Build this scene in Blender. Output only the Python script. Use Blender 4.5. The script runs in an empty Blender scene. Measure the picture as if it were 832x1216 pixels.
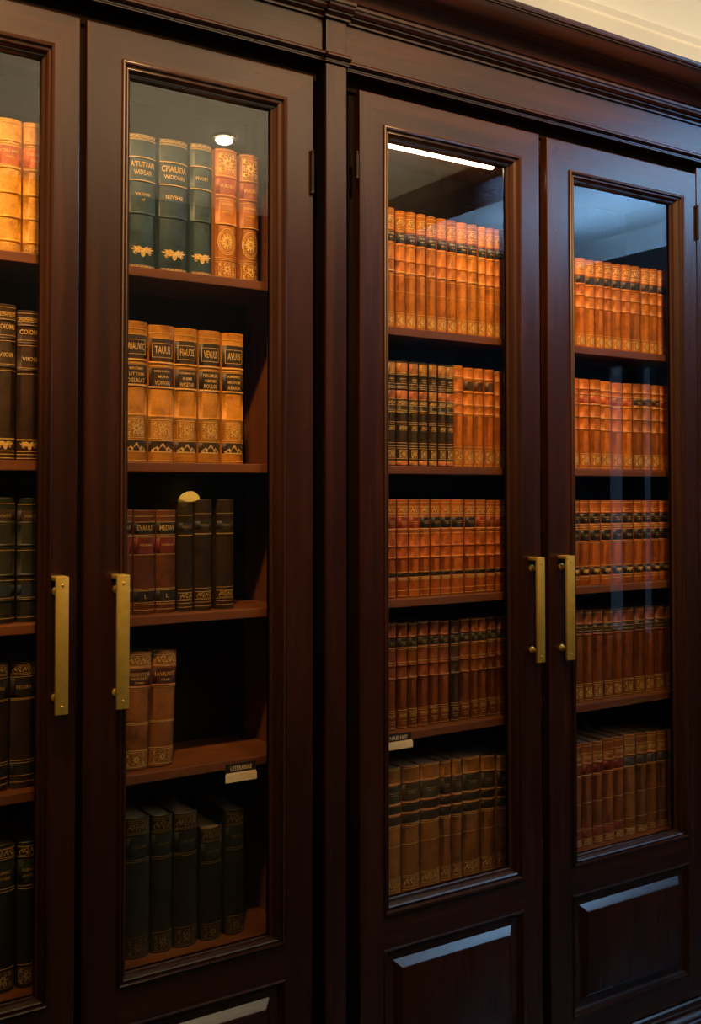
import bpy, math, random
from mathutils import Vector, Matrix
random.seed(7)
sc = bpy.context.scene
COL = sc.collection
R = math.radians

# ------------------------------------------------------------------ camera
F = 1255.0; CAMZ = 1.5; CAMD = 1.9
YAW = math.atan(F / 1929.0); PITCH = R(1.5)
V0 = 583 - F * math.tan(PITCH)
fw = Vector((math.sin(YAW) * math.cos(PITCH), math.cos(YAW) * math.cos(PITCH), math.sin(PITCH)))
rt = Vector((math.cos(YAW), -math.sin(YAW), 0))
up = rt.cross(fw)
CP = Vector((0, -CAMD, CAMZ))
cd = bpy.data.cameras.new('camera'); cam = bpy.data.objects.new('camera', cd); COL.objects.link(cam)
cam.matrix_world = Matrix(((rt.x, up.x, -fw.x, CP.x), (rt.y, up.y, -fw.y, CP.y), (rt.z, up.z, -fw.z, CP.z), (0, 0, 0, 1)))
cd.sensor_fit = 'VERTICAL'; cd.sensor_height = 36; cd.lens = F * 36 / 1216
cd.shift_y = (V0 - 608) / 1216.0
cd.clip_start = 0.05
sc.camera = cam

def at(u, v, Y):
    """measured point of the photo on the vertical plane y=Y -> (x, z)"""
    d = fw + rt * ((u - 416) / F) - up * ((v - V0) / F)
    t = (Y - CP.y) / d.y
    p = CP + d * t
    return p.x, p.z
def ax(u, Y, v=583): return at(u, v, Y)[0]
def az(u, v, Y): return at(u, v, Y)[1]

# ------------------------------------------------------------------ materials
def nodemat(name):
    m = bpy.data.materials.new(name); m.use_nodes = True
    nt = m.node_tree; b = nt.nodes['Principled BSDF']
    return m, nt, b
def ramp(nt, stops, fac):
    r = nt.nodes.new('ShaderNodeValToRGB')
    els = r.color_ramp.elements
    while len(els) < len(stops): els.new(0.5)
    for e, (p, c) in zip(els, stops): e.position = p; e.color = (*c, 1)
    nt.links.new(fac, r.inputs[0]); return r.outputs[0]
def noise(nt, vec, scale, detail=4, rough=.55, dist=0):
    n = nt.nodes.new('ShaderNodeTexNoise'); n.inputs['Scale'].default_value = scale
    n.inputs['Detail'].default_value = detail; n.inputs['Roughness'].default_value = rough
    n.inputs['Distortion'].default_value = dist
    nt.links.new(vec, n.inputs['Vector']); return n.outputs['Fac']
def mapped(nt, scale):
    tc = nt.nodes.new('ShaderNodeTexCoord'); mp = nt.nodes.new('ShaderNodeMapping')
    mp.inputs['Scale'].default_value = scale
    nt.links.new(tc.outputs['Object'], mp.inputs['Vector']); return mp.outputs['Vector']
def bump(nt, b, h, s=.1, d=.001):
    n = nt.nodes.new('ShaderNodeBump'); n.inputs['Strength'].default_value = s; n.inputs['Distance'].default_value = d
    nt.links.new(h, n.inputs['Height']); nt.links.new(n.outputs['Normal'], b.inputs['Normal'])
def wood(name, axis, dark, mid, light, rough=.26, spec=.5, coat=.0):
    m, nt, b = nodemat(name)
    s = [46, 46, 46]; s[axis] = 2.2
    v = mapped(nt, s)
    n1 = noise(nt, v, 1.0, 6, .6, .6)
    s2 = [9, 9, 9]; s2[axis] = .8
    n2 = noise(nt, mapped(nt, s2), 1.0, 3, .5, 1.2)
    mx = nt.nodes.new('ShaderNodeMath'); mx.operation = 'MULTIPLY_ADD'
    nt.links.new(n1, mx.inputs[0]); mx.inputs[1].default_value = .55
    m2 = nt.nodes.new('ShaderNodeMath'); m2.operation = 'MULTIPLY'; m2.inputs[1].default_value = .45
    nt.links.new(n2, m2.inputs[0]); nt.links.new(m2.outputs[0], mx.inputs[2])
    nt.links.new(ramp(nt, [(.32, dark), (.5, mid), (.68, light)], mx.outputs[0]), b.inputs['Base Color'])
    rr = nt.nodes.new('ShaderNodeMapRange'); rr.inputs['To Min'].default_value = rough - .06; rr.inputs['To Max'].default_value = rough + .08
    nt.links.new(n2, rr.inputs['Value']); nt.links.new(rr.outputs[0], b.inputs['Roughness'])
    b.inputs['Specular IOR Level'].default_value = spec
    b.inputs['Coat Weight'].default_value = coat; b.inputs['Coat Roughness'].default_value = .25
    bump(nt, b, n1, .06, .0006)
    return m
D_, M_, L_ = (.012, .0034, .0012), (.027, .0074, .0022), (.048, .0135, .0040)
WV = wood('mahogany_vertical_grain', 2, D_, M_, L_, coat=.45)
WH = wood('mahogany_horizontal_grain', 0, D_, M_, L_, coat=.45)
MV = wood('mahogany_moulding_vertical', 2, D_, M_, L_, .42, .35)
MH = wood('mahogany_moulding_horizontal', 0, D_, M_, L_, .34, .5, .3)
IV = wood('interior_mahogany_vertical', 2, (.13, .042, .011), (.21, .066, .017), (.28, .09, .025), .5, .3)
IH = wood('interior_mahogany_horizontal', 0, (.08, .026, .007), (.14, .044, .011), (.19, .062, .016), .45, .4)
SHADEWOOD = wood('painted_shade_wood', 2, (.003, .002, .0015), (.005, .003, .002), (.007, .004, .003), .9, .05)  # near-black colour stands in for shade in gaps and on pilaster sides
RV = wood('painted_unlit_interior_side', 2, (.02, .009, .004), (.032, .013, .005), (.045, .018, .007), .6, .2)  # darker copy of the interior wood, lack of light put into its colour
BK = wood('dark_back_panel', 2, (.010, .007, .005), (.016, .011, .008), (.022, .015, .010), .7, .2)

def plain(name, col, rough=.5, metal=0, var=.12, scale=30, spec=.5, bmp=0):
    m, nt, b = nodemat(name)
    n = noise(nt, mapped(nt, (1, 1, 1)), scale)
    lo = tuple(c * (1 - var) for c in col); hi = tuple(min(1, c * (1 + var)) for c in col)
    nt.links.new(ramp(nt, [(.3, lo), (.7, hi)], n), b.inputs['Base Color'])
    b.inputs['Roughness'].default_value = rough; b.inputs['Metallic'].default_value = metal
    b.inputs['Specular IOR Level'].default_value = spec
    if bmp: bump(nt, b, n, bmp)
    return m
BRASS = plain('brushed_brass', (.72, .49, .09), .32, .55, .1, 60)
PAPER = plain('aged_paper', (.16, .11, .06), .85)
CARD = plain('cream_card', (.80, .62, .34), .7, 0, .05)
PLATE = plain('black_label_plate', (.02, .015, .012), .4)
IRON = plain('dark_bronze_hinge', (.02, .014, .01), .4, .6)
CREAM = plain('cream_painted_plaster', (.66, .58, .46), .8, 0, .04, 3)
CEIL = plain('white_painted_ceiling', (.74, .70, .62), .85, 0, .03, 3)
DARKWALL = plain('dark_painted_wall', (.012, .012, .012), .7, 0, .1, 4)
FLOORM = wood('dark_oak_floor', 0, (.012, .006, .003), (.02, .01, .005), (.03, .015, .008), .4)
CURT = plain('heavy_dark_curtain', (.012, .014, .018), .9)

# leather takes each book's own colour; object colour drives it
def leather():
    m, nt, b = nodemat('bookbinding_leather')
    oi = nt.nodes.new('ShaderNodeObjectInfo')
    v = mapped(nt, (1, 1, 1))
    va = nt.nodes.new('ShaderNodeVectorMath'); va.operation = 'ADD'
    cx = nt.nodes.new('ShaderNodeCombineXYZ')
    mu = nt.nodes.new('ShaderNodeMath'); mu.operation = 'MULTIPLY'; mu.inputs[1].default_value = 50
    nt.links.new(oi.outputs['Random'], mu.inputs[0]); nt.links.new(mu.outputs[0], cx.inputs[0]); nt.links.new(mu.outputs[0], cx.inputs[2])
    nt.links.new(v, va.inputs[0]); nt.links.new(cx.outputs[0], va.inputs[1])
    n1 = noise(nt, va.outputs[0], 26, 6, .65)
    n2 = noise(nt, va.outputs[0], 320, 3)
    f = ramp(nt, [(.30, (.45, .40, .36)), (.48, (.92, .9, .88)), (.70, (1.22, 1.2, 1.15))], n1)
    f2 = ramp(nt, [(.3, (.80, .78, .76)), (.65, (1.1, 1.1, 1.1))], n2)
    a = nt.nodes.new('ShaderNodeMix'); a.data_type = 'RGBA'; a.blend_type = 'MULTIPLY'; a.inputs['Factor'].default_value = 1
    nt.links.new(oi.outputs['Color'], a.inputs['A']); nt.links.new(f, a.inputs['B'])
    c = nt.nodes.new('ShaderNodeMix'); c.data_type = 'RGBA'; c.blend_type = 'MULTIPLY'; c.inputs['Factor'].default_value = 1
    nt.links.new(a.outputs['Result'], c.inputs['A']); nt.links.new(f2, c.inputs['B'])
    nt.links.new(c.outputs['Result'], b.inputs['Base Color'])
    b.inputs['Roughness'].default_value = .48; b.inputs['Specular IOR Level'].default_value = .4
    bump(nt, b, n2, .25, .0006)
    return m
LEATHER = leather()
GOLDC = (.88, .56, .17)
_gold = {}
def gold(k):
    k = round(k, 2)
    if k not in _gold:
        m, nt, b = nodemat('worn_gold_tooling')
        n = noise(nt, mapped(nt, (1, 1, 1)), 420, 3, .6)
        c = tuple(x * k for x in GOLDC)
        nt.links.new(ramp(nt, [(.28, (c[0] * .35, c[1] * .28, c[2] * .2)), (.52, c)], n), b.inputs['Base Color'])
        b.inputs['Metallic'].default_value = .25; b.inputs['Roughness'].default_value = .36
        _gold[k] = m
    return _gold[k]
def glass():
    m = bpy.data.materials.new('cabinet_glass'); m.use_nodes = True
    nt = m.node_tree; nt.nodes.clear()
    o = nt.nodes.new('ShaderNodeOutputMaterial'); mix = nt.nodes.new('ShaderNodeMixShader')
    t = nt.nodes.new('ShaderNodeBsdfTransparent'); g = nt.nodes.new('ShaderNodeBsdfGlossy')
    t.inputs[0].default_value = (.97, .98, .97, 1); g.inputs['Roughness'].default_value = 0
    lw = nt.nodes.new('ShaderNodeLayerWeight'); lw.inputs['Blend'].default_value = .5
    p = nt.nodes.new('ShaderNodeMath'); p.operation = 'POWER'; p.inputs[1].default_value = 5
    ma = nt.nodes.new('ShaderNodeMath'); ma.operation = 'MULTIPLY_ADD'; ma.inputs[1].default_value = .92; ma.inputs[2].default_value = .078
    nt.links.new(lw.outputs['Facing'], p.inputs[0]); nt.links.new(p.outputs[0], ma.inputs[0])
    nt.links.new(ma.outputs[0], mix.inputs[0]); nt.links.new(t.outputs[0], mix.inputs[1]); nt.links.new(g.outputs[0], mix.inputs[2])
    nt.links.new(mix.outputs[0], o.inputs[0]); return m
GLASS = glass()
def emit(name, col, s):
    m, nt, b = nodemat(name)
    b.inputs['Base Color'].default_value = (*col, 1)
    b.inputs['Emission Color'].default_value = (*col, 1); b.inputs['Emission Strength'].default_value = s
    return m

# ------------------------------------------------------------------ mesh helpers
class MB:
    def __init__(s): s.v = []; s.f = []; s.m = []
    def quad(s, pts, mi=0):
        n = len(s.v); s.v += [tuple(p) for p in pts]; s.f.append(tuple(range(n, n + len(pts)))); s.m.append(mi)
    def grid(s, rows, mi=0, closed=False):
        n = len(s.v); k = len(rows[0])
        for r in rows: s.v += [tuple(p) for p in r]
        for i in range(len(rows) - 1):
            for j in range(k if closed else k - 1):
                j2 = (j + 1) % k
                s.f.append((n + i * k + j, n + i * k + j2, n + (i + 1) * k + j2, n + (i + 1) * k + j)); s.m.append(mi)
    def box(s, x0, x1, y0, y1, z0, z1, mi=0, bev=0):
        if bev <= 0:
            n = len(s.v)
            s.v += [(x, y, z) for x in (x0, x1) for y in (y0, y1) for z in (z0, z1)]
            for f in ((0, 1, 3, 2), (4, 6, 7, 5), (0, 4, 5, 1), (2, 3, 7, 6), (0, 2, 6, 4), (1, 5, 7, 3)):
                s.f.append(tuple(n + i for i in f)); s.m.append(mi)
            return
        import bmesh
        bm = bmesh.new()
        bmesh.ops.create_cube(bm, size=1)
        for v in bm.verts:
            v.co.x = x0 + (v.co.x + .5) * (x1 - x0); v.co.y = y0 + (v.co.y + .5) * (y1 - y0); v.co.z = z0 + (v.co.z + .5) * (z1 - z0)
        bmesh.ops.bevel(bm, geom=bm.edges[:], offset=bev, segments=2, profile=.5, affect='EDGES')
        s.bm(bm, mi); bm.free()
    def bm(s, bm, mi=0):
        n = len(s.v); bm.verts.index_update()
        s.v += [tuple(v.co) for v in bm.verts]
        for f in bm.faces: s.f.append(tuple(n + v.index for v in f.verts)); s.m.append(mi)
    def cyl(s, p0, p1, r, seg=16, mi=0, r2=None):
        p0 = Vector(p0); p1 = Vector(p1); d = (p1 - p0).normalized()
        a = d.orthogonal().normalized(); b = d.cross(a); r2 = r if r2 is None else r2
        ra = [p0 + (a * math.cos(2 * math.pi * i / seg) + b * math.sin(2 * math.pi * i / seg)) * r for i in range(seg)]
        rb = [p1 + (a * math.cos(2 * math.pi * i / seg) + b * math.sin(2 * math.pi * i / seg)) * r2 for i in range(seg)]
        s.grid([ra, rb], mi, True); s.quad(ra[::-1], mi); s.quad(rb, mi)
    def lathe(s, c, axis, prof, seg=24, mi=0):
        c = Vector(c); d = Vector(axis).normalized(); a = d.orthogonal().normalized(); b = d.cross(a)
        rows = [[c + d * h + (a * math.cos(2 * math.pi * i / seg) + b * math.sin(2 * math.pi * i / seg)) * r for i in range(seg)] for r, h in prof]
        s.grid(rows, mi, True); s.quad(rows[0][::-1], mi); s.quad(rows[-1], mi)
    def rects(s, lst, mv=0, mh=0):
        """loft of rectangles (x0,x1,z0,z1,y); vertical sides take mv, horizontal sides mh"""
        rows = [[(x0, y, z0), (x1, y, z0), (x1, y, z1), (x0, y, z1)] for x0, x1, z0, z1, y in lst]
        for A, B in zip(rows, rows[1:]):
            for j in range(4):
                k = (j + 1) % 4
                s.quad([A[j], A[k], B[k], B[j]], mh if j in (0, 2) else mv)
    def prism(s, prof, x0, x1, mi=0):
        """profile of (y,z) swept along x, capped"""
        s.grid([[(x0, y, z) for y, z in prof], [(x1, y, z) for y, z in prof]], mi, True)
        s.quad([(x0, y, z) for y, z in prof][::-1], mi); s.quad([(x1, y, z) for y, z in prof], mi)
    def build(s, name, mats, parent=None, smooth=None, weld=True, loc=None):
        me = bpy.data.meshes.new(name); me.from_pydata(s.v, [], s.f)
        if not isinstance(mats, (list, tuple)): mats = [mats]
        for m in mats: me.materials.append(m)
        me.polygons.foreach_set('material_index', s.m)
        import bmesh
        bm = bmesh.new(); bm.from_mesh(me)
        if weld: bmesh.ops.remove_doubles(bm, verts=bm.verts, dist=1e-6)
        bmesh.ops.recalc_face_normals(bm, faces=bm.faces)
        bm.to_mesh(me); bm.free()
        if smooth:
            me.polygons.foreach_set('use_smooth', [True] * len(me.polygons)); me.set_sharp_from_angle(angle=R(smooth))
        o = bpy.data.objects.new(name, me); COL.objects.link(o)
        if parent: o.parent = parent
        if loc: o.location = loc
        return o
def empty(name, loc=(0, 0, 0), parent=None):
    o = bpy.data.objects.new(name, None); COL.objects.link(o); o.location = loc; o.empty_display_size = .05
    if parent: o.parent = parent
    return o
def tag(o, label, cat, group=None):
    o['label'] = label; o['category'] = cat
    if group: o['group'] = group
    return o
def struct(o): o['kind'] = 'structure'; return o
def lerp(a, b, t): return a + (b - a) * t

# ------------------------------------------------------------------ measured layout
YS, YB = .045, .072          # shelf front, book spines
DEPTH = .25                  # back panel
# doors: outer rect, moulding outer rect, glass rect, lower panel rect
def rect(l, r, tl, bl, Y):
    """left/right pixel columns, and two pixel points giving top and bottom heights"""
    return [ax(l, Y), ax(r, Y), az(*bl, Y), az(*tl, Y)]
FLOOR_DOOR = az(829, 1183, 0)
doors = {}
doors[2] = dict(o=[ax(100, 0), ax(372, 0), FLOOR_DOOR, az(240, 57, 0)],
                m=[ax(142, 0), ax(340, 0), az(240, 1147, 0), az(240, 92.5, 0)],
                g=[ax(151, .016), ax(319, .016), az(240, 1130, .016), az(240, 114, .016)])
doors[3] = dict(o=[ax(427, 0), ax(642, 0), FLOOR_DOOR, az(535, 133, 0)],
                m=[ax(455, 0), ax(620, 0), az(540, 1067, 0), az(536, 167, 0)],
                g=[ax(460, .016), ax(601, .016), az(530, 1048, .016), az(530, 184, .016)])
doors[4] = dict(o=[ax(651, 0), ax(829, 0), FLOOR_DOOR, az(740, 185, 0)],
                m=[ax(677, 0), ax(814, 0), az(748, 1012, 0), az(743, 217.5, 0)],
                g=[ax(681, .016), ax(796, .016), az(740, 1000, .016), az(737, 231, .016)])
w2 = doors[2]['o'][1] - doors[2]['o'][0]
x1r = ax(92, 0)
doors[1] = dict(o=[x1r - w2, x1r, FLOOR_DOOR, doors[2]['o'][3]],
                m=[x1r - w2 + .062, ax(61, 0), doors[2]['m'][2], doors[2]['m'][3]],
                g=[x1r - w2 + .085, ax(44.5, .016), doors[2]['g'][2], doors[2]['g'][3]])
for k, d in doors.items():
    top = az(540, 1104, 0) if k in (3, 4) else az(337, 1163, 0)
    d['p'] = [d['m'][0], d['m'][1], az(748, 1185, 0), top]
BOT = FLOOR_DOOR - .004

# interior bays: x0, x1
GAPL = .5 * (doors[1]['o'][1] + doors[2]['o'][0]); GAPR = .5 * (doors[3]['o'][1] + doors[4]['o'][0])
bays = {1: (doors[1]['o'][0] + .02, GAPL - .010), 2: (GAPL + .010, ax(290, DEPTH)),
        3: (doors[3]['o'][0] + .012, GAPR - .010), 4: (GAPR + .010, doors[4]['o'][1] - .004)}
shelf_z = {'L': [az(235, 325, YS), az(235, 550, YS), az(235, 727.5, YS), az(235, 909, YS), az(235, 1123, YS + .02)],
           'R': [az(530, 394.5, YS), az(530, 554, YS), az(530, 708, YS), az(530, 862, YS), az(530, 1048, YB)]}
thick = .0185
ITOP = {'L': doors[2]['g'][3] + .05, 'R': az(520, 187, .10) + .012}

# ------------------------------------------------------------------ cabinets
def door_mesh(k, parent):
    d = doors[k]; o, m, g, p = d['o'], d['m'], d['g'], d['p']
    b = MB(); e = .0025; T = .024
    X0, X1, Z0, Z1 = o[0] + e, o[1] - e, o[2] + e, o[3] - e
    q = lambda pts, mi: b.quad([(x, 0, z) for x, z in pts], mi)
    q([(X0, Z0), (m[0], Z0), (m[0], m[3]), (X0, Z1)], 0)
    q([(m[1], Z0), (X1, Z0), (X1, Z1), (m[1], m[3])], 0)
    q([(X0, Z1), (m[0], m[3]), (m[1], m[3]), (X1, Z1)], 1)
    q([(m[0], p[3]), (m[1], p[3]), (m[1], m[2]), (m[0], m[2])], 1)
    q([(m[0], Z0), (m[1], Z0), (m[1], p[2]), (m[0], p[2])], 1)
    b.rects([(X0, X1, Z0, Z1, 0), (o[0] + e * .3, o[1] - e * .3, o[2] + e * .3, o[3] - e * .3, e * .3), (*o, e), (*o, T)], 0, 1)
    # back of the frame
    for r in (g, p):
        b.rects([(*r, T), (*r, .016)], 0, 1)
    b.quad([(o[0], T, o[2]), (g[0], T, o[2]), (g[0], T, o[3]), (o[0], T, o[3])], 0)
    b.quad([(g[1], T, o[2]), (o[1], T, o[2]), (o[1], T, o[3]), (g[1], T, o[3])], 0)
    b.quad([(g[0], T, g[3]), (g[1], T, g[3]), (g[1], T, o[3]), (g[0], T, o[3])], 1)
    b.quad([(g[0], T, o[2]), (g[1], T, o[2]), (g[1], T, g[2]), (g[0], T, g[2])], 1)
    D = b.build('door', [WV, WH], parent)
    # fine dark mitre joints at the upper corners
    # glass bead moulding
    mb = MB()
    prof = [(0, 0), (.0, -.0025), (.06, -.005), (.16, -.0062), (.26, -.005), (.32, -.001), (.36, .0012), (.42, .0012), (.46, -.0008),
            (.54, -.0018), (.62, -.0002), (.68, .0040), (.76, .0075), (.80, .0075), (.82, .0095), (.92, .0105), (.97, .0130), (1, .016), (1, .0215)]
    mb.rects([tuple(lerp(m[i], g[i], t) for i in range(4)) + (y,) for t, y in prof], 0, 1)
    mb.build('glass_moulding', [MV, MH], D, 40)
    gl = MB()
    gl.quad([(g[0] - .001, .0185, g[2] - .001), (g[1] + .001, .0185, g[2] - .001), (g[1] + .001, .0185, g[3] + .001), (g[0] - .001, .0185, g[3] + .001)])
    gl.build('glass_pane', GLASS, D)
    # raised and fielded lower panel
    pm = MB()
    def ins(t, y): return (p[0] + t, p[1] - t, p[2] + t, p[3] - t, y)
    pp = [ins(0, 0), ins(0, -.0015), ins(.003, -.003), ins(.006, -.0015), ins(.008, .004), ins(.011, .0045), ins(.013, .008), ins(.016, .010),
          ins(.032, .010), ins(.034, .0085), ins(.047, -.0035), ins(.050, -.0046)]
    pm.rects(pp, 0, 1)
    r = pp[-1]; pm.quad([(r[0], r[4], r[2]), (r[1], r[4], r[2]), (r[1], r[4], r[3]), (r[0], r[4], r[3])], 0)
    pm.build('lower_panel', [WV, WH], D, 25)
    return D

def handle(D, u0, u1, vt, vb):
    Yb = -.033
    x0, x1 = ax(u0, Yb), ax(u1, Yb); zt = az((u0 + u1) / 2, vt, Yb); zb = az((u0 + u1) / 2, vb, Yb)
    h = empty('handle', (0, 0, 0), D)
    h.matrix_parent_inverse = Matrix()
    b = MB(); xc = (x0 + x1) / 2; hw = (x1 - x0) / 2
    b.box(x0, x1, Yb, Yb + .007, zb, zt, 0, .0012)
    b.box(x0 + .002, x1 - .002, Yb - .0008, Yb + .002, zb + .024, zt - .024, 0, .0005)
    # returned ends and standoff posts reaching the door
    b.box(x0, x1, Yb + .004, -.0005, zt - .008, zt, 0, .001)
    for z in (zt - .028, zb + .026):
        b.lathe((xc - .001, -.0005, z), (0, -1, 0), [(.0085, 0), (.0085, .002), (.0050, .004), (.0045, .024), (.006, .028), (.006, .030)], 20)
    for z in (zt - .015, zb + .014):
        b.lathe((xc, Yb, z), (0, -1, 0), [(.0030, 0), (.0030, .0008), (.0018, .0018)], 14)
    for z in (zt - .0245, zb + .0235):
        b.box(x0, x1, Yb - .0006, Yb + .003, z - .0006, z + .0006)
    COL.objects.unlink(h); bpy.data.objects.remove(h)
    o = b.build('handle', BRASS, D, 35); o['label'] = 'brushed brass bar pull handle'

def hinge(D, u, vt, vb, Y=-.004):
    x = ax(u, Y); z1 = az(u, vt, Y); z0 = az(u, vb, Y)
    b = MB(); b.cyl((x, Y, z0), (x, Y, z1), .0042, 14)
    b.lathe((x, Y, z1), (0, 0, 1), [(.0042, 0), (.0050, .002), (.003, .006)], 12); b.lathe((x, Y, z0), (0, 0, -1), [(.0042, 0), (.0050, .002), (.003, .006)], 12)
    for i in range(1, 4):
        z = lerp(z0, z1, i / 4); b.cyl((x, Y, z - .0006), (x, Y, z + .0006), .0046, 14)
    b.build('hinge', IRON, D, 35)['label'] = 'dark bronze hinge knuckle'

def cabinet(side, ks, label):
    root = empty('bookcase_cabinet', ((doors[ks[0]]['o'][0] + doors[ks[1]]['o'][1]) / 2, 0, 0)); tag(root, label, 'bookcase')
    off = root.location.x
    x0, x1 = doors[ks[0]]['o'][0] - .014, doors[ks[1]]['o'][1] + .008
    if side == 'L': x1 = doors[2]['o'][1] + .010
    ztop = doors[ks[0]]['o'][3]
    sz = shelf_z[side]; it = ITOP[side]
    P = []
    # side panels and middle partition
    bl, br = bays[ks[0]], bays[ks[1]]
    for xa, xb in ((x0, bl[0]), (br[1], x1)):
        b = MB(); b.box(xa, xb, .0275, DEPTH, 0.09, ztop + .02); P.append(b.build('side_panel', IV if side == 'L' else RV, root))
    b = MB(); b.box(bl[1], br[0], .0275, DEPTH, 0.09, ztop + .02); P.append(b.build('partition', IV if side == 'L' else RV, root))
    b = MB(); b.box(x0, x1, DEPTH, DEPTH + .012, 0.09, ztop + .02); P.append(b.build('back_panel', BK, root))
    # rebates coloured near black to paint shade into the door gaps
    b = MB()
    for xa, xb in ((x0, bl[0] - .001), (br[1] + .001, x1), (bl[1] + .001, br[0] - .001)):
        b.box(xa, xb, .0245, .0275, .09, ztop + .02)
    P.append(b.build('shade_painted_rebate', SHADEWOOD, root))
    for (xa, xb) in (bl, br):
        b = MB(); b.box(xa, xb, .03, DEPTH, it, it + .016); P.append(b.build('top_panel', IH, root))
        for i, z in enumerate(sz):
            b = MB(); yf = YS if i < 4 else .028
            b.box(xa, xb, yf, DEPTH, z - (thick if i < 4 else .03), z, 0, .0015); P.append(b.build('shelf', IH, root))
        b = MB(); b.box(xa, xb, .03, DEPTH, .09, .11); P.append(b.build('bottom_panel', IH, root))
    if side == 'R':
        b = MB(); b.box(x1 + .001, x1 + .16, .006, .05, .09, ztop + .02, 0, .002); P.append(b.build('end_stile', WV, root))
        b = MB(); b.box(x1 + .001, x1 + .16, .05, DEPTH, .09, ztop + .02); P.append(b.build('end_panel', IV, root))
    # frieze board, head moulding, plinth
    fz0 = az(415, 73, -.006) + (.010 if side == 'L' else 0); fz1 = az(600, 84, -.006) + .0
    a0, a1 = x0, x1
    if side == 'L': a1 = PX0 - .0045
    else: a0 = PX1 + .0055; a1 += .161
    b = MB(); b.box(a0, a1, -.006, .03, fz0 - .004, fz1 - .0006); P.append(b.build('frieze_board', WH, root))
    hb = fz0 - .024
    prof = [(.03, fz0), (-.006, fz0), (-.0075, fz0 - .003), (-.012, fz0 - .0035), (-.0175, fz0 - .0055), (-.0205, fz0 - .0095), (-.0205, fz0 - .0125), (-.017, fz0 - .0165), (-.012, fz0 - .0185),
            (-.012, fz0 - .021), (-.010, fz0 - .0215), (-.010, hb), (.03, hb)]
    b = MB(); b.prism(prof, a0, a1); P.append(b.build('head_moulding', WH, root, 30))
    b = MB(); b.box(a0, a1, .018, .03, ztop - .002, hb + .001); P.append(b.build('head_rail', SHADEWOOD, root))
    zb = FLOOR_DOOR - .006
    prof = [(.1, 0), (-.022, 0), (-.022, zb - .045), (-.018, zb - .042), (-.018, zb - .036), (-.014, zb - .030), (-.006, zb - .026), (-.004, zb - .018), (.0, zb - .016), (.0, zb - .004), (.004, zb), (.1, zb)]
    b = MB(); b.prism(prof, a0, a1); P.append(b.build('plinth', WH, root, 30))
    for k in ks:
        D = door_mesh(k, root); P.append(D)
        if k == 1: handle(D, 67.5, 83, 685, 849)
        if k == 2: handle(D, 140, 155, 683, 842); hinge(D, 370.5, 181, 228)
        if k == 3: handle(D, 637.5, 646.5, 662, 787); hinge(D, 424, 183, 210)
        if k == 4: handle(D, 672.5, 682, 660, 784); hinge(D, 830.5, 247, 283)
    for o in P: o.matrix_parent_inverse = Matrix.Translation((-off, 0, 0))
    return root
PX0, PX1 = ax(387, -.016), ax(411.5, -.016)
cabL = cabinet('L', (1, 2), 'left dark mahogany bookcase with two tall glazed doors, left of the pilaster')
cabR = cabinet('R', (3, 4), 'right dark mahogany bookcase with two tall glazed doors, right of the pilaster')

# pilaster between the two cabinets
pil = tag(empty('pilaster', ((PX0 + PX1) / 2, 0, 0)), 'narrow dark mahogany pilaster standing between the two bookcases', 'pilaster')
po = []
FZ0 = az(415, 73, -.006); FZ1 = az(600, 84, -.006)
b = MB(); b.box(PX0, PX1, -.016, -.004, 0.10, FZ0 - .02, 0, .002); b.box(PX0 + .0008, PX1 - .0008, -.006, .20, .10, FZ0 - .02, 1); po.append(b.build('shaft', [WV, SHADEWOOD], pil))  # shaft sides get painted shade, only the front is plain mahogany
b = MB(); b.box(PX0, PX1, -.016, .20, FZ0 + .004, FZ1 - .0012, 0, .0015); po.append(b.build('frieze_block', WV, pil))
h = FZ0 + .006
prof = [(.03, h), (-.016, h), (-.0175, h - .003), (-.022, h - .0035), (-.0275, h - .0055), (-.0305, h - .0095), (-.0305, h - .0125), (-.027, h - .0165), (-.022, h - .0185), (-.022, h - .021), (-.020, h - .0215), (-.020, h - .024), (.03, h - .024)]
b = MB(); b.prism(prof, PX0 - .0035, PX1 + .0045); po.append(b.build('collar_moulding', WH, pil, 30))
b = MB(); b.box(PX0 - .004, PX1 + .004, -.028, .1, 0, .10, 0, .003); po.append(b.build('base_block', WH, pil))
for o in po: o.matrix_parent_inverse = Matrix.Translation((-pil.location.x, 0, 0))

# cornice over both cabinets
cz = FZ1
def cornice_prof(dy, z, full=True):
    pts = [(.20, z), (-.006 + dy, z), (-.012 + dy, z), (-.012 + dy, z + .005), (-.016 + dy, z + .006), (-.021 + dy, z + .010), (-.021 + dy, z + .013), (-.026 + dy, z + .014),
           (-.031 + dy, z + .019), (-.032 + dy, z + .024), (-.036 + dy, z + .025), (-.036 + dy, z + .031)]
    if full:
        n = 12
        pts += [(-.038, z + .033)]
        for i in range(n + 1):                   # cyma: convex below, hollow above
            t = i / n; yy = .040 + .062 * t; zz = .034 + .062 * (t + .16 * math.sin(2 * math.pi * t))
            pts.append((-yy, z + zz))
        pts += [(-.106, z + .097), (-.106, z + .100), (-.110, z + .101), (-.112, z + .106), (-.112, z + .112), (-.109, z + .114), (.20, z + .114)]
    else: pts += [(.20, z + .031)]
    return pts
corn = empty('cornice', (1.5, 0, cz)); tag(corn, 'deep moulded dark mahogany cornice running along the top of both bookcases', 'cornice')
XA, XB = doors[1]['o'][0] - .11, doors[4]['o'][1] + .27
b = MB(); b.prism(cornice_prof(0, cz), XA, XB); o1 = b.build('crown', WH, corn, 30)
b = MB(); b.prism(cornice_prof(-.011, cz - .0005, False), PX0 - .006, PX1 + .006); o2 = b.build('pilaster_break', WH, corn, 30)
for o in (o1, o2): o.matrix_parent_inverse = Matrix.Translation((-1.5, 0, -cz))

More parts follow.
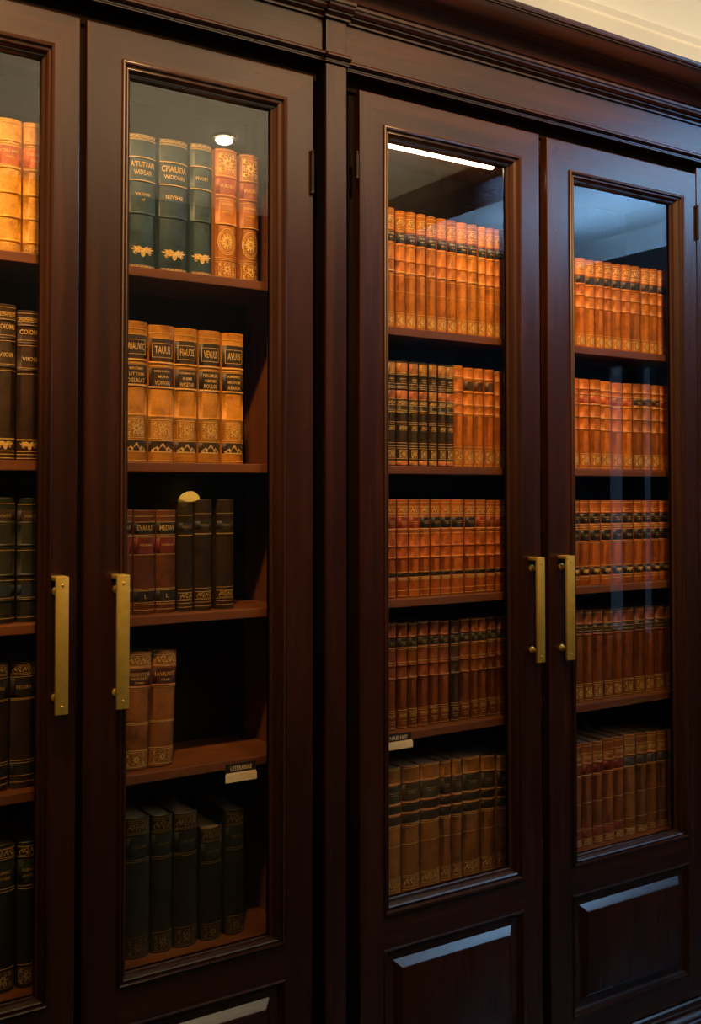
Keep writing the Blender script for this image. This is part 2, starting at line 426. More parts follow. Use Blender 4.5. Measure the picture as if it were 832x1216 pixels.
# ------------------------------------------------------------------ books
TEXTS = []
def text_mesh(s, w, h):
    """flat lettering -> verts(x,z) centred, faces ; fitted to w x h"""
    cu = bpy.data.curves.new('t', 'FONT'); cu.body = s; cu.size = 1; cu.resolution_u = 2; cu.offset = .012
    o = bpy.data.objects.new('t', cu); COL.objects.link(o)
    dg = bpy.context.evaluated_depsgraph_get()
    me = bpy.data.meshes.new_from_object(o.evaluated_get(dg))
    vs = [v.co.copy() for v in me.vertices]; fs = [tuple(p.vertices) for p in me.polygons]
    bpy.data.objects.remove(o); bpy.data.curves.remove(cu); bpy.data.meshes.remove(me)
    x0 = min(v.x for v in vs); x1 = max(v.x for v in vs); y0 = min(v.y for v in vs); y1 = max(v.y for v in vs)
    sx = w / (x1 - x0); sy = h / (y1 - y0)
    sx = min(sx, sy * 1.15)
    return [((v.x - (x0 + x1) / 2) * sx, (v.y - (y0 + y1) / 2) * sy) for v in vs], fs

class Orn:
    """flat gilt shapes in spine coordinates (x across, z up)"""
    def __init__(s): s.v = []; s.f = []
    def poly(s, pts):
        n = len(s.v); s.v += pts; s.f.append(tuple(range(n, n + len(pts))))
    def rect(s, x0, x1, z0, z1, n=8):
        for i in range(n): s.poly([(lerp(x0, x1, i / n), z0), (lerp(x0, x1, (i + 1) / n), z0), (lerp(x0, x1, (i + 1) / n), z1), (lerp(x0, x1, i / n), z1)])
    def frame(s, x0, x1, z0, z1, t):
        s.rect(x0, x1, z0, z0 + t); s.rect(x0, x1, z1 - t, z1); s.rect(x0, x0 + t, z0, z1, 1); s.rect(x1 - t, x1, z0, z1, 1)
    def ring(s, cx, cz, rx, rz, t, n=20, a0=0, a1=2 * math.pi):
        for i in range(n):
            p = a0 + (a1 - a0) * i / n; q = a0 + (a1 - a0) * (i + 1) / n
            s.poly([(cx + rx * math.cos(p), cz + rz * math.sin(p)), (cx + rx * math.cos(q), cz + rz * math.sin(q)),
                    (cx + (rx - t) * math.cos(q), cz + (rz - t) * math.sin(q)), (cx + (rx - t) * math.cos(p), cz + (rz - t) * math.sin(p))])
    def leaf(s, cx, cz, a, L, W):
        c, d = math.cos(a), math.sin(a)
        pts = [(0, 0), (.3 * L, .5 * W), (.6 * L, .42 * W), (L, 0), (.6 * L, -.42 * W), (.3 * L, -.5 * W)]
        s.poly([(cx + x * c - y * d, cz + x * d + y * c) for x, y in pts])
    def dot(s, cx, cz, r, n=8): s.poly([(cx + r * math.cos(2 * math.pi * i / n), cz + r * math.sin(2 * math.pi * i / n)) for i in range(n)])
    # compositions
    def scrolls(s, cx, cz, w, h):
        """close-set foliate tooling between two hairlines"""
        s.rect(cx - w / 2, cx + w / 2, cz - h / 2, cz - h * .43, 4); s.rect(cx - w / 2, cx + w / 2, cz + h * .43, cz + h / 2, 4)
        n = max(3, round(w / h * 1.7)); st = w / n
        for i in range(n):
            x = cx - w / 2 + st * (i + .5); r = min(st * .5, h * .28); d = 1 if i % 2 else -1
            s.ring(x, cz + d * h * .12, r, r, r * .42, 9, d * .5, d * .5 + 4.4)
            s.leaf(x, cz - d * h * .05, -d * 1.3, h * .34, r * .8); s.leaf(x, cz, d * .5, r * 1.2, r * .6); s.dot(x + st * .5, cz - d * h * .22, r * .28, 6)
    def panel(s, cx, cz, w, h, t=.0006):
        s.frame(cx - w / 2, cx + w / 2, cz - h / 2, cz + h / 2, t)
        m = min(w, h)
        s.ring(cx, cz, m * .2, m * .2, m * .06, 14)
        for i in range(8): s.leaf(cx + m * .06 * math.cos(i * math.pi / 4), cz + m * .06 * math.sin(i * math.pi / 4), i * math.pi / 4 + .2, m * .3, m * .11)
        for sx in (-1, 1):
            for sz in (-1, 1):
                px, pz = cx + sx * w * .33, cz + sz * h * .33
                s.ring(px, pz, m * .13, m * .13, m * .045, 10, .6, 5.6); s.leaf(px, pz, math.atan2(sz, sx), m * .15, m * .09)
                s.leaf(px, pz, math.atan2(-sz, sx), m * .2, m * .08); s.dot(cx + sx * w * .42, cz + sz * h * .1, m * .03)
                s.ring(cx + sx * w * .30, cz + sz * h * .08, m * .09, m * .09, m * .03, 8, 2, 6.5); s.ring(cx + sx * w * .1, cz + sz * h * .36, m * .09, m * .09, m * .03, 8, 0, 5)
                s.leaf(cx + sx * w * .2, cz + sz * h * .22, math.atan2(sz, -sx), m * .18, m * .07)
    def medallion(s, cx, cz, w, h):
        s.ring(cx, cz, w * .48, h * .47, w * .035, 28); s.ring(cx, cz, w * .41, h * .40, w * .02, 28)
        for i in range(22):
            a = i * 2 * math.pi / 22; s.dot(cx + w * .37 * math.cos(a), cz + h * .36 * math.sin(a), w * .018, 6)
        for i in range(16):
            a = i * math.pi / 8 + .2; s.ring(cx + w * .27 * math.cos(a), cz + h * .27 * math.sin(a), w * .06, w * .06, w * .022, 8, a, a + 4.6)
        for i in range(12):
            a = i * math.pi / 6; s.leaf(cx + w * .1 * math.cos(a), cz + w * .1 * math.sin(a), a, w * (.24 if i % 2 else .3), w * .1)
        s.ring(cx, cz, w * .1, w * .1, w * .04, 12)
    def crest(s, cx, cz, w, h):
        for sg in (-1, 1):
            for i, (a, L) in enumerate(((.15, .5), (.42, .42), (-.18, .40), (.8, .26))):
                ang = a if sg > 0 else math.pi - a
                s.leaf(cx + sg * w * .03, cz + h * .12, ang, w * L, h * .30)
            s.ring(cx + sg * w * .3, cz - h * .1, h * .18, h * .18, h * .09, 10, .5, 5.5)
        s.dot(cx, cz + h * .1, h * .26, 10); s.leaf(cx, cz + h * .1, -math.pi / 2, h * .62, h * .5); s.ring(cx, cz - h * .28, h * .2, h * .2, h * .08, 10)
    def mount(s, cx, cz, w, h):
        s.rect(cx - w / 2, cx + w / 2, cz - h / 2, cz - h * .38)
        s.poly([(cx - w * .24, cz - h * .38), (cx + w * .24, cz - h * .38), (cx + w * .05, cz + h * .42), (cx - w * .03, cz + h * .42)])
        for sg in (-1, 1):
            s.ring(cx + sg * w * .3, cz - h * .22, w * .12, h * .22, w * .04, 10); s.leaf(cx + sg * w * .18, cz - h * .3, math.pi / 2 - sg * .5, h * .5, w * .1)
            s.dot(cx + sg * w * .45, cz - h * .25, w * .04)
    def marks(s, cx, cz, w, h):
        """illegible tooled line: short strokes"""
        for dz, ww in ((.28, 1), (-.30, .7)):
            x = cx - w * ww / 2; e = cx + w * ww / 2; q = h * .17
            while x < e - w * .04:
                k = w * random.uniform(.05, .13); k = min(k, e - x); z = cz + h * dz
                zt = z + q * random.uniform(.4, 1)
                if random.random() < .5:
                    s.poly([(x, z - q), (x + k * .35, z - q), (x + k * .35, zt), (x, zt)]); s.poly([(x + k * .35, z - q * .3), (x + k * .8, z - q * .5), (x + k * .8, z + q * .1), (x + k * .35, z + q * .3)])
                else: s.ring(x + k * .4, z, k * .36, q * .9, k * .16, 7)
                x += k

BAYDOOR = {1: 'leftmost', 2: 'second', 3: 'third', 4: 'rightmost'}
SHELFW = ['top', 'second', 'third', 'fourth', 'bottom']
def make_book(bay, row, idx, n, u0, u1, vt, st, lean=0.0):
    side = 'L' if bay < 3 else 'R'
    x0, x1 = ax(u0, YB + .003), ax(u1, YB + .003); zb = shelf_z[side][row]
    zt = az((u0 + u1) / 2, vt, YB)
    w = x1 - x0; h = zt - zb; xc = (x0 + x1) / 2
    dp = random.uniform(.128, .142)
    jy = random.uniform(-.0012, .0012)
    loc = (xc, YB + jy, zb + .0004 + abs(math.sin(lean)) * w / 2)
    root = empty('book', loc)
    if lean: root.rotation_euler = (0, lean, 0)
    sag = min(.30 * w, .009); hw = w / 2 - .0004
    cr = (hw * hw + sag * sag) / (2 * sag)
    def ya(x):
        x = max(-hw, min(hw, x)); return cr - math.sqrt(max(0, cr * cr - x * x))
    NS = 14
    xs = [lerp(-hw, hw, i / NS) for i in range(NS + 1)]
    xs = [hw * math.sin(math.pi / 2 * x / hw * .98) / math.sin(math.pi / 2 * .98) for x in xs]
    # cover: spine + boards, with hollow for the pages, raised bands modelled in
    b = MB()
    bands = sorted(st.get('raised', []))
    zs = [(0, -.0009), (.0015, 0)]
    for t in bands[::-1]:
        z = h * (1 - t); q = min(.0028, h * .012)
        zs += [(z - q, 0), (z - q * .6, .0013), (z, .0017), (z + q * .6, .0013), (z + q, 0)]
    zs += [(h - .0025, 0), (h - .0012, .0005), (h, -.0006)]
    rows = []
    for z, off in zs:
        r = [(-hw, dp, z), (-hw, sag + .009, z), (-hw + .0012, sag + .005, z), (-hw + .0009, sag + .002, z)]
        r += [(x, ya(x) - off, z) for x in xs]
        r += [(hw - .0009, sag + .002, z), (hw - .0012, sag + .005, z), (hw, sag + .009, z), (hw, dp, z)]
        rows.append(r)
    b.grid(rows)
    tb = .0024
    inner = lambda z: [(-hw + tb, dp, z), (-hw + tb, sag + .005, z)] + [(x * (1 - tb / hw), ya(x) + tb, z) for x in xs] + [(hw - tb, sag + .005, z), (hw - tb, dp, z)]
    for z, rr in ((0, rows[0]), (h, rows[-1])):
        i = inner(z)
        o_ = [rr[0], rr[3]] + rr[4:-4] + [rr[-4], rr[-1]]
        b.grid([o_, i])
    b.grid([inner(0), inner(h)])
    for sg in (0, -1):
        a, c = rows[0][sg], rows[-1][sg]; i0, i1 = inner(0)[sg], inner(h)[sg]
        b.quad([a, i0, i1, c])
    base = st['col']; jit = random.uniform(.80, 1.18)
    cover = b
    # pages
    b = MB(); e = .003
    pr = [(-hw + tb + .0003, dp - .003)] + [(x * (1 - (tb + .0008) / hw), ya(x) + tb + .0012) for x in xs] + [(hw - tb - .0003, dp - .003)]
    b.grid([[(x, y, e) for x, y in pr], [(x, y, h - e) for x, y in pr]], 0, True)
    b.quad([(x, y, h - e) for x, y in pr]); b.quad([(x, y, e) for x, y in pr][::-1])
    b.build('page_block', PAPER, root)
    def strip(mb, t0, t1, off, wf=1.0, mi=0):
        za, zc = h * (1 - t1), h * (1 - t0)
        rows = [[(x * wf, ya(x * wf) - o, z) for x in xs] for z, o in ((za, off * .2), (za + .0002, off), (zc - .0002, off), (zc, off * .2))]
        mb.grid(rows, mi)
    def project(mb, vs, fs, off, mi=0):
        k = len(mb.v); mb.v += [(x, ya(x) - off, z) for x, z in vs]
        for f in fs: mb.f.append(tuple(k + i for i in f)); mb.m.append(mi)
    labels = []
    for t0, t1, c in st.get('labels', []):
        mb = MB(); strip(mb, t0, t1, .0005, .985)
        l = mb.build('spine_label', LEATHER, root, 60); l.color = (*[min(1, k_ * random.uniform(.85, 1.15)) for k_ in c], 1); labels.append((t0, t1, l))
    g = cover
    for t in st.get('lines', []):
        t, th = t if isinstance(t, tuple) else (t, .0011)
        strip(g, t - th / h / 2, t + th / h / 2, .0009 if t not in bands else .0022, .992, 1)
    orn = Orn(); W = 2 * hw
    for t in st.get('edged', []):      # double gilt fillets either side of a raised band
        for s_ in (-1, 1): strip(g, t + s_ * .019 - .0009 / h / 2, t + s_ * .019 + .0009 / h / 2, .0008, .992)
    for kind, t0, t1, wf in st.get('orn', []):
        getattr(orn, kind)(0, h * (1 - (t0 + t1) / 2), W * wf, h * (t1 - t0))
    project(g, orn.v, orn.f, .0009, 1)
    cov = cover.build('cover', [LEATHER, gold(st.get('gold', 1.0))], root, 45)
    cov.color = (*[min(1, c * jit * random.uniform(.95, 1.05)) for c in base], 1)
    # lettering
    tx = st.get('text', [])
    if tx:
        if tx and isinstance(tx[0], list): tx = tx[idx % len(tx)]
        for s, t, hh, wf in tx:
            vs, fs = text_mesh(s, W * wf, hh * h)
            z = h * (1 - t); owner = root
            for a, c, l in labels:
                if a <= t <= c: owner = l
            mb = MB(); project(mb, [(x, zz + z) for x, zz in vs], fs, .0012)
            mb.build('lettering', gold(st.get('tgold', 1.0)), owner, None, False)
    pos = 'leftmost' if idx == 0 else 'rightmost' if idx == n - 1 else ['', 'second', 'third', 'fourth', 'fifth', 'sixth', 'seventh', 'eighth', 'ninth', 'tenth', 'eleventh'][idx] + ' from left'
    tag(root, '%s, %s, %s shelf behind %s door' % (st['look'], pos, SHELFW[row], BAYDOOR[bay]), 'book', 'books on the %s shelf behind the %s door' % (SHELFW[row], BAYDOOR[bay]))
    return root

# colours (scene-linear)
TAN = (.62, .27, .055); ORANGE = (.56, .20, .040); RUST = (.42, .115, .026); BROWN = (.25, .085, .025); DKBROWN = (.050, .026, .014)
GREEN = (.036, .070, .088); DKGREEN = (.026, .026, .014); BLACK = (.018, .016, .014); RED = (.30, .040, .014); OLIVE = (.055, .045, .022)
COG = (.36, .125, .035)
S = {}
S['p1r1'] = dict(look='tan leather book with orange label', col=(.80, .37, .050), raised=[.16, .36, .545, .725, .90], labels=[(.20, .34, (.62, .13, .025))],
    lines=[.03, .145, .185, .345, .365, (.905, .0009), .99], orn=[('scrolls', .925, .97, .9)], text=[('CIILLIMR', .24, .022, .8), ('VIIRES', .285, .016, .6)])
S['p1r2'] = dict(look='dark brown leather book with double gilt bands', col=DKBROWN, raised=[.10, .22, .40], lines=[.02, .05, .075, .10, .20, .215, .235, .385, .405, .425, .86, .865, .94, .96, .985],
    orn=[('scrolls', .05, .075, .9), ('crest', .875, .93, .8)], text=[('COIOMB', .145, .032, .85), ('VIIOIB', .325, .028, .65)])
S['p1r3'] = dict(look='dark olive leather book with faint gilt lines', col=DKGREEN, raised=[.2, .38, .62, .82], lines=[.05, .21, .42, .66, .80, .96], labels=[(.10, .19, DKBROWN), (.70, .78, (.02, .03, .04))],
    text=[('VIAITI', .145, .022, .7)], gold=.55, tgold=.5)
S['p1r4'] = dict(look='dark brown leather book with black labels', col=(.06, .035, .016), lines=[.02, .10, .12, .29, .30, .78, .80, .90, .95], labels=[(.13, .28, BLACK), (.80, .89, BLACK)],
    orn=[('scrolls', .03, .09, .9)], text=[('FEOIRA', .2, .03, .6)], gold=.5, tgold=.5)
S['p1r5'] = dict(look='dark green leather book with gilt head band', col=DKGREEN, lines=[.03, .10, .30, .32, .84], labels=[(.12, .28, (.025, .035, .02))], orn=[('scrolls', .03, .09, .9), ('panel', .86, .97, .9)],
    text=[('FABMIC', .19, .022, .6), ('AIHIBE', .23, .02, .6)], gold=.6, tgold=.6)
S['green'] = dict(look='dark green leather book with gilt crest', col=GREEN, raised=[.175, .345, .585], lines=[.045, (.175, .0022), (.345, .0022), .985], gold=.95,
    orn=[('scrolls', .008, .04, .96), ('crest', .83, .905, .86), ('scrolls', .966, .995, .9)],
    text=[[("A'TUTVARI", .225, .042, .86), ('WIDEAIR', .285, .036, .66), ('VIOVIIR', .445, .022, .6), ('IV', .485, .02, .14)],
          [('CPIAIUIDA', .225, .046, .86), ('WIDOAIRI', .285, .03, .72), ('IEIVIHE', .435, .028, .62)],
          [('FIVOBT', .265, .026, .56)]])
S['tanorn'] = dict(look='tan leather book with ornate gilt medallion', col=(.44, .16, .040), raised=[.215, .36, .575], labels=[(.225, .345, (.34, .09, .035))],
    lines=[.012, .205, (.355, .002), .385, (.575, .002), .835, .85, .985], orn=[('panel', .03, .19, .84), ('medallion', .60, .82, .86), ('panel', .865, .975, .88)],
    text=[('VUIOIEV', .285, .026, .68), ('VIIIOIMER', .425, .016, .74), ('VOIONI', .485, .016, .48)])
dk = (.045, .027, .014)
S['p2r2'] = dict(look='tan leather book with two black labels', col=(.62, .26, .026), raised=[.275, .455, .665], labels=[(.10, .265, dk), (.31, .445, dk), (.845, .92, dk)],
    lines=[.055, .095, (.275, .002), .30, (.455, .002), .675, .69, .825, .84, .985],
    orn=[('frame_', .13, .235, .8), ('panel', .70, .815, .8), ('mount', .855, .925, .84)],
    text=[[('RIAUVIC', .18, .05, .70), ('MIRITIMER', .335, .018, .6), ('LITTVIM', .375, .022, .62), ('DIELRLAT', .42, .03, .74)],
          [('TAUUS', .18, .055, .62), ('MEIHIVERC', .335, .016, .7), ('MUNI', .375, .02, .4), ('VOIWAU', .42, .03, .6)],
          [('FIAUDS', .18, .055, .62), ('VERMIAIUTE', .335, .016, .74), ('INIMI', .375, .02, .42), ('WIGETAR', .42, .03, .64)],
          [('VEVUUS', .18, .055, .62), ('FIAUMUN', .34, .026, .66), ('VIMPMIR', .38, .022, .56), ('ROULOS', .42, .03, .6)],
          [('AVUUS', .18, .055, .6), ('AIMIMIRT', .335, .02, .66), ('MIUVIUM', .38, .02, .58), ('ABAIGA', .42, .028, .6)]])
Orn.frame_ = lambda s, cx, cz, w, h: s.frame(cx - w / 2, cx + w / 2, cz - h / 2, cz + h / 2, .0009)
S['p2r3a'] = dict(look='brown leather book with dark red label', col=(.16, .055, .02), lines=[.06, .115, .24, .26, .43, .76, .775, .89, .91, .96], labels=[(.12, .23, BLACK), (.27, .42, (.13, .022, .012)), (.78, .885, BLACK)],
    text=[[('IAIRUI', .17, .03, .6), ('C', .83, .03, .2)], [('EVAIUUT', .17, .05, .76), ('VIIORMA', .335, .022, .6), ('L', .83, .04, .14)], [('MEDIAV', .17, .05, .74), ('VIOMAN', .335, .02, .6), ('L', .83, .04, .14)]], gold=.7, tgold=.7)
S['p2r3b'] = dict(look='dark olive brown leather book with gilt foot', col=(.045, .028, .014), lines=[.13, .31, .315, .80, .83, .90, .925, .96], labels=[(.20, .27, (.025, .024, .02))],
    orn=[('scrolls', .83, .89, .8)], text=[('FIEIRU', .235, .022, .6)], gold=.6, tgold=.35)
S['p2r4'] = dict(look='brown leather book with dark red title label', col=(.30, .105, .022), raised=[.135, .30], labels=[(.15, .285, (.085, .018, .012))], lines=[.02, .13, .145, .295, (.31, .0018), .605, .615, .835, .85, .975],
    orn=[('scrolls', .03, .12, .9), ('panel', .86, .965, .9)], text=[[('XGVEVITOBI', .19, .032, .84), ('VIIORTATT', .225, .024, .7), ('ITOMIA', .26, .016, .4)], [('IAVIUVIT', .2, .036, .8), ('ITOMII', .25, .018, .4)]], gold=.8)
S['p2r5'] = dict(look='dark green leather book with gilt ends', col=(.026, .024, .010), lines=[.02, .12, .30, .315, .85, .985], labels=[(.14, .28, (.014, .02, .014))], orn=[('scrolls', .03, .11, .9), ('panel', .865, .975, .9)],
    text=[('VIROMI', .21, .022, .6)], gold=.22, tgold=.2)
S['p3r1'] = dict(look='orange leather book with black label', col=(.60, .205, .018), raised=[.175, .29, .42, .52], labels=[(.19, .275, (.03, .03, .032))], lines=[.025, .06, .155, .168, .285, .30, .415, (.52, .0022), .55, .68, .86, .985],
    orn=[('marks', .2, .25, .6), ('scrolls', .06, .14, .92), ('panel', .875, .97, .9)], gold=1.05)
S['p3r2a'] = dict(look='black and tan book with gilt bands', col=(.055, .034, .016), raised=[.13, .26, .47], labels=[(.02, .115, (.44, .19, .045)), (.28, .36, (.42, .16, .04)), (.95, .99, (.5, .2, .05))],
    lines=[.02, .115, .13, .215, .24, .26, .36, .42, .47, (.485, .0018), .58, .60, .78, .81, .83, .93], orn=[('marks', .16, .2, .6), ('scrolls', .38, .42, .9), ('scrolls', .62, .66, .7), ('panel', .845, .92, .7)])
S['p3r2b'] = dict(look='orange leather book with gilt bands', col=(.52, .155, .014), raised=[.11, .25, .38, .47], lines=[.02, .10, .12, .24, (.255, .002), .37, .39, .46, .48, .80, .83, .985], orn=[('panel', .845, .965, .85)])
S['p3r2c'] = dict(S['p3r2b'], look='orange leather book with brown label', labels=[(.14, .23, (.10, .04, .018))])
S['p3r3'] = dict(look='rust leather book with red label', col=(.44, .105, .011), raised=[.31, .48, .60], labels=[(.185, .295, (.26, .045, .014)), (.755, .79, BLACK)], lines=[.03, .07, .145, .175, .30, .32, .35, .475, .59, .745, .80, .93, .985],
    orn=[('scrolls', .08, .14, .9), ('marks', .22, .25, .6), ('scrolls', .80, .83, .9)])
S['p3r3k'] = dict(S['p3r3'], look='rust leather book with black label', labels=[(.185, .295, BLACK), (.755, .79, BLACK)])
S['p3r4'] = dict(look='brown leather book with dark green label', col=(.20, .054, .009), raised=[.13, .235, .40, .52], labels=[(.145, .225, (.028, .034, .018))], lines=[.01, .235, .25, .37, .52, .82, .84, .985], orn=[('scrolls', .855, .89, .8), ('marks', .91, .95, .7), ('marks', .17, .2, .5)], gold=.8)  # brown darkened to hold the shade of the shelf above
S['p3r4k'] = dict(S['p3r4'], look='dark brown leather book with dark green label', col=(.07, .036, .02))
S['p3r5'] = dict(look='tan leather book with three black labels', col=(.34, .135, .022), raised=[.13, .29, .375], labels=[(.145, .275, OLIVE), (.305, .36, (.03, .024, .014)), (.39, .45, (.04, .032, .016))], lines=[.015, .13, .29, .375, .46, .475, .62, .87, .98],
    orn=[('marks', .19, .22, .55), ('scrolls', .88, .96, .9)], gold=.75)
S['p4r1'] = dict(look='orange leather book with black label', col=(.48, .15, .016), raised=[.18, .29, .41, .54], labels=[(.195, .275, (.035, .032, .03))], lines=[.03, .17, .285, .41, .54, .84, .985], orn=[('scrolls', .05, .15, .9), ('panel', .86, .965, .9)])
S['p4r2'] = dict(look='orange leather book with gilt bands', col=(.48, .14, .012), raised=[.11, .17, .28, .42, .56], lines=[.10, .17, .18, (.28, .0018), .42, .56, .83, .985], orn=[('panel', .845, .955, .85), ('marks', .21, .24, .5)], labels=[(.18, .265, (.42, .085, .02))])
S['p4r2n'] = dict(S['p4r2'], look='brown leather book with dark label', col=(.32, .10, .018), labels=[(.16, .25, (.05, .03, .02))])
S['p4r3'] = dict(look='rust leather book with black labels', col=(.38, .10, .012), raised=[.14, .30, .49], labels=[(.155, .27, BLACK), (.35, .475, BLACK), (.79, .885, BLACK)], lines=[.02, .10, .145, .28, (.315, .002), .34, .485, (.50, .0018), .775, .90, .93], orn=[('marks', .19, .23, .6), ('marks', .4, .43, .5), ('crest', .81, .865, .7)])
S['p4r4'] = dict(look='brown leather book with dark label', col=(.18, .05, .009), raised=[.15, .27], labels=[(.165, .255, (.04, .03, .018))], lines=[.03, .15, .19, .23, .265, .81, .83, .985], orn=[('panel', .85, .96, .85)], gold=.75)  # base brown includes shade cast by the shelf overhead
S['p4r5'] = dict(look='brown leather book with red label', col=(.27, .08, .013), raised=[.20, .32], labels=[(.215, .305, (.16, .025, .012)), (.84, .92, (.2, .04, .015))], lines=[.03, .10, .20, .31, .33, .58, .83, .93, .985], orn=[('scrolls', .12, .16, .9), ('scrolls', .93, .98, .85)], gold=.8)
S['p4r5n'] = dict(S['p4r5'], look='brown leather book with grey label', col=(.24, .095, .024), labels=[(.22, .33, (.05, .05, .05))])

ROWS = []
def row(bay, r, items, sty):   # items: (u0,u1,vtop)
    n = len(items)
    for i, it in enumerate(items):
        s = sty[i] if isinstance(sty, list) else sty
        make_book(bay, r, i, n, it[0], it[1], it[2], S[s], it[3] if len(it) > 3 else 0)
def crop(ox, oy, k, us, vs):
    return [(ox + a / k, ox + c / k, oy + v / k) for (a, c), v in zip(us, vs)]
row(1, 0, [(-8, 23.2, 140), (25, 51, 146)], 'p1r1')
row(1, 1, [(-8, 18.3, 361), (19.5, 48, 369)], 'p1r2')
row(1, 2, [(-8, 19.5, 591), (21.5, 49, 592)], 'p1r3')
row(1, 3, [(-14, 13.2, 788), (15, 46, 786)], 'p1r4')
row(1, 4, [(-8, 22.5, 1003), (25, 49, 999)], 'p1r5')
row(2, 0, [(151, 184.2, 158.5), (188, 222, 165.5), (225, 251.5, 170.5), (255, 281, 177), (284.3, 307, 184)], ['green', 'green', 'green', 'tanorn', 'tanorn'])
row(2, 1, [(146.5, 175, 381), (176.5, 207, 386.5), (207.4, 234.5, 390), (236, 262, 393), (264, 289.5, 396)], 'p2r2')
row(2, 2, [(137, 158.7, 605.5), (160.3, 185.8, 606), (186.4, 209.8, 606), (212, 230.2, 595.3), (232, 253, 593), (258, 279, 593)], ['p2r3a'] * 3 + ['p2r3b'] * 3)
row(2, 3, [(147, 177.5, 776, R(2.2)), (178.5, 207.5, 774, R(2.2))], 'p2r4')
row(2, 4, [(152, 181, 971), (183, 208, 968), (209.5, 237, 965), (241, 266, 983), (270, 292, 962)], 'p2r5')
row(3, 0, crop(440, 150, 4.16, [(80, 125), (128, 178), (180, 230), (232, 278), (283, 330), (333, 380), (384, 430), (432, 485), (487, 535), (538, 575), (578, 620), (622, 668)], [402, 418, 426, 436, 448, 458, 467, 478, 487, 497, 505, 512]), 'p3r1')
row(3, 1, crop(440, 410, 4.62, [(88, 142), (146, 210), (215, 265), (270, 318), (323, 368), (373, 415), (417, 460), (462, 512), (515, 570), (573, 625), (630, 683), (690, 745)], [85, 88, 95, 98, 103, 108, 113, 113, 125, 130, 135, 145]), ['p3r2a'] * 7 + ['p3r2b'] + ['p3r2c'] * 3 + ['p3r2b'])
row(3, 2, crop(440, 580, 4.62, [(88, 147), (150, 212), (215, 274), (277, 330), (333, 388), (390, 445), (449, 517), (520, 577), (582, 637), (640, 688), (692, 745)], [62] * 6 + [63, 64, 64, 66, 66]), ['p3r3'] * 3 + ['p3r3k'] * 5 + ['p3r3'] * 3)
row(3, 3, crop(440, 720, 4.62, [(85, 144), (148, 205), (208, 258), (263, 320), (325, 377), (380, 432), (440, 488), (493, 547), (550, 589), (592, 639), (643, 689), (695, 745)], [97, 95, 93, 85, 83, 82, 78, 70, 68, 65, 58, 55]), ['p3r4'] * 6 + ['p3r4k'] + ['p3r4'] * 5)
row(3, 4, crop(440, 870, 4.16, [(70, 152), (155, 244), (247, 343), (345, 400), (402, 452), (455, 540), (545, 613), (622, 690)], [180, 165, 152, 140, 133, 122, 115, 112]), 'p3r5')
row(4, 0, crop(660, 190, 4.84, [(80, 123), (126, 179), (182, 238), (241, 288), (290, 334), (337, 388), (391, 443), (446, 501), (504, 549), (553, 600), (602, 648)], [558, 565, 578, 583, 590, 600, 607, 613, 625, 630, 638]), 'p4r1')
row(4, 1, crop(660, 430, 4.19, [(72, 120), (124, 174), (178, 230), (233, 284), (288, 338), (343, 388), (391, 438), (441, 481), (485, 523), (527, 572)], [80, 85, 88, 97, 105, 108, 110, 112, 117, 120]), ['p4r2'] * 6 + ['p4r2n'] * 3 + ['p4r2'])
row(4, 2, crop(660, 430, 4.19, [(74, 121), (124, 171), (174, 225), (228, 280), (284, 333), (336, 388), (391, 434), (438, 474), (477, 518), (521, 570)], [690] * 10), 'p4r3')
row(4, 3, crop(660, 700, 3.80, [(80, 125), (128, 165), (168, 213), (216, 257), (260, 299), (302, 352), (355, 398), (402, 443), (446, 487), (490, 528)], [95, 95, 92, 92, 88, 85, 80, 75, 73, 72]), 'p4r4')
row(4, 4, crop(660, 700, 3.80, [(70, 112), (115, 161), (163, 207), (210, 258), (260, 303), (306, 356), (360, 408), (410, 455), (457, 499), (502, 535)], [702, 695, 688, 675, 668, 658, 650, 645, 640, 637]), ['p4r5'] * 5 + ['p4r5n'] * 5)

# ------------------------------------------------------------------ shelf labels
def shelf_label(u0, u1, v0, v1, pu0, pu1, pv0, pv1, side, txt, label):
    z1 = shelf_z[side][3]
    Yp = YS - .004
    x0, x1 = ax(pu0, Yp), ax(pu1, Yp); za, zb = az((pu0 + pu1) / 2, pv1, Yp), az((pu0 + pu1) / 2, pv0, Yp)
    root = empty('shelf_label', ((x0 + x1) / 2, YS, z1)); tag(root, label, 'shelf label')
    cx = root.location
    b = MB(); b.box(x0 - cx.x, x1 - cx.x, -.003, -.0003, za - cx.z, zb - cx.z, 0, .0006)
    pl = b.build('holder', PLATE, root)
    vs, fs = text_mesh(txt, (x1 - x0) * .7, (zb - za) * .45)
    b = MB(); b.v = [(x, -.0033, z + (za + zb) / 2 - cx.z) for x, z in vs]; b.f = fs; b.m = [0] * len(fs)
    t = b.build('lettering', CARD, pl, None, False)
    X0, X1 = ax(u0, Yp), ax(u1, Yp); Z0, Z1 = az((u0 + u1) / 2, v1, Yp), az((u0 + u1) / 2, v0, Yp)
    b = MB(); b.box(X0 - cx.x, X1 - cx.x, -.0045, -.0035, Z0 - cx.z, Z1 - cx.z, 0, .0003)
    b.box(X0 - cx.x + .002, X1 - cx.x - .002, -.0038, -.0020, Z1 - cx.z - .003, Z1 - cx.z + .003)
    b.build('card', CARD, root)['label'] = 'cream paper card'
shelf_label(268.5, 305.5, 918, 927.5, 269.5, 305, 905.5, 917, 'L', 'LIITERARIAE', 'cream card under a dark label plate on shelf edge behind second door')
shelf_label(455, 489.5, 882, 890, 458, 488, 871, 881, 'R', 'NAIE HIIV', 'small cream card under dark label plate on shelf edge behind third door')

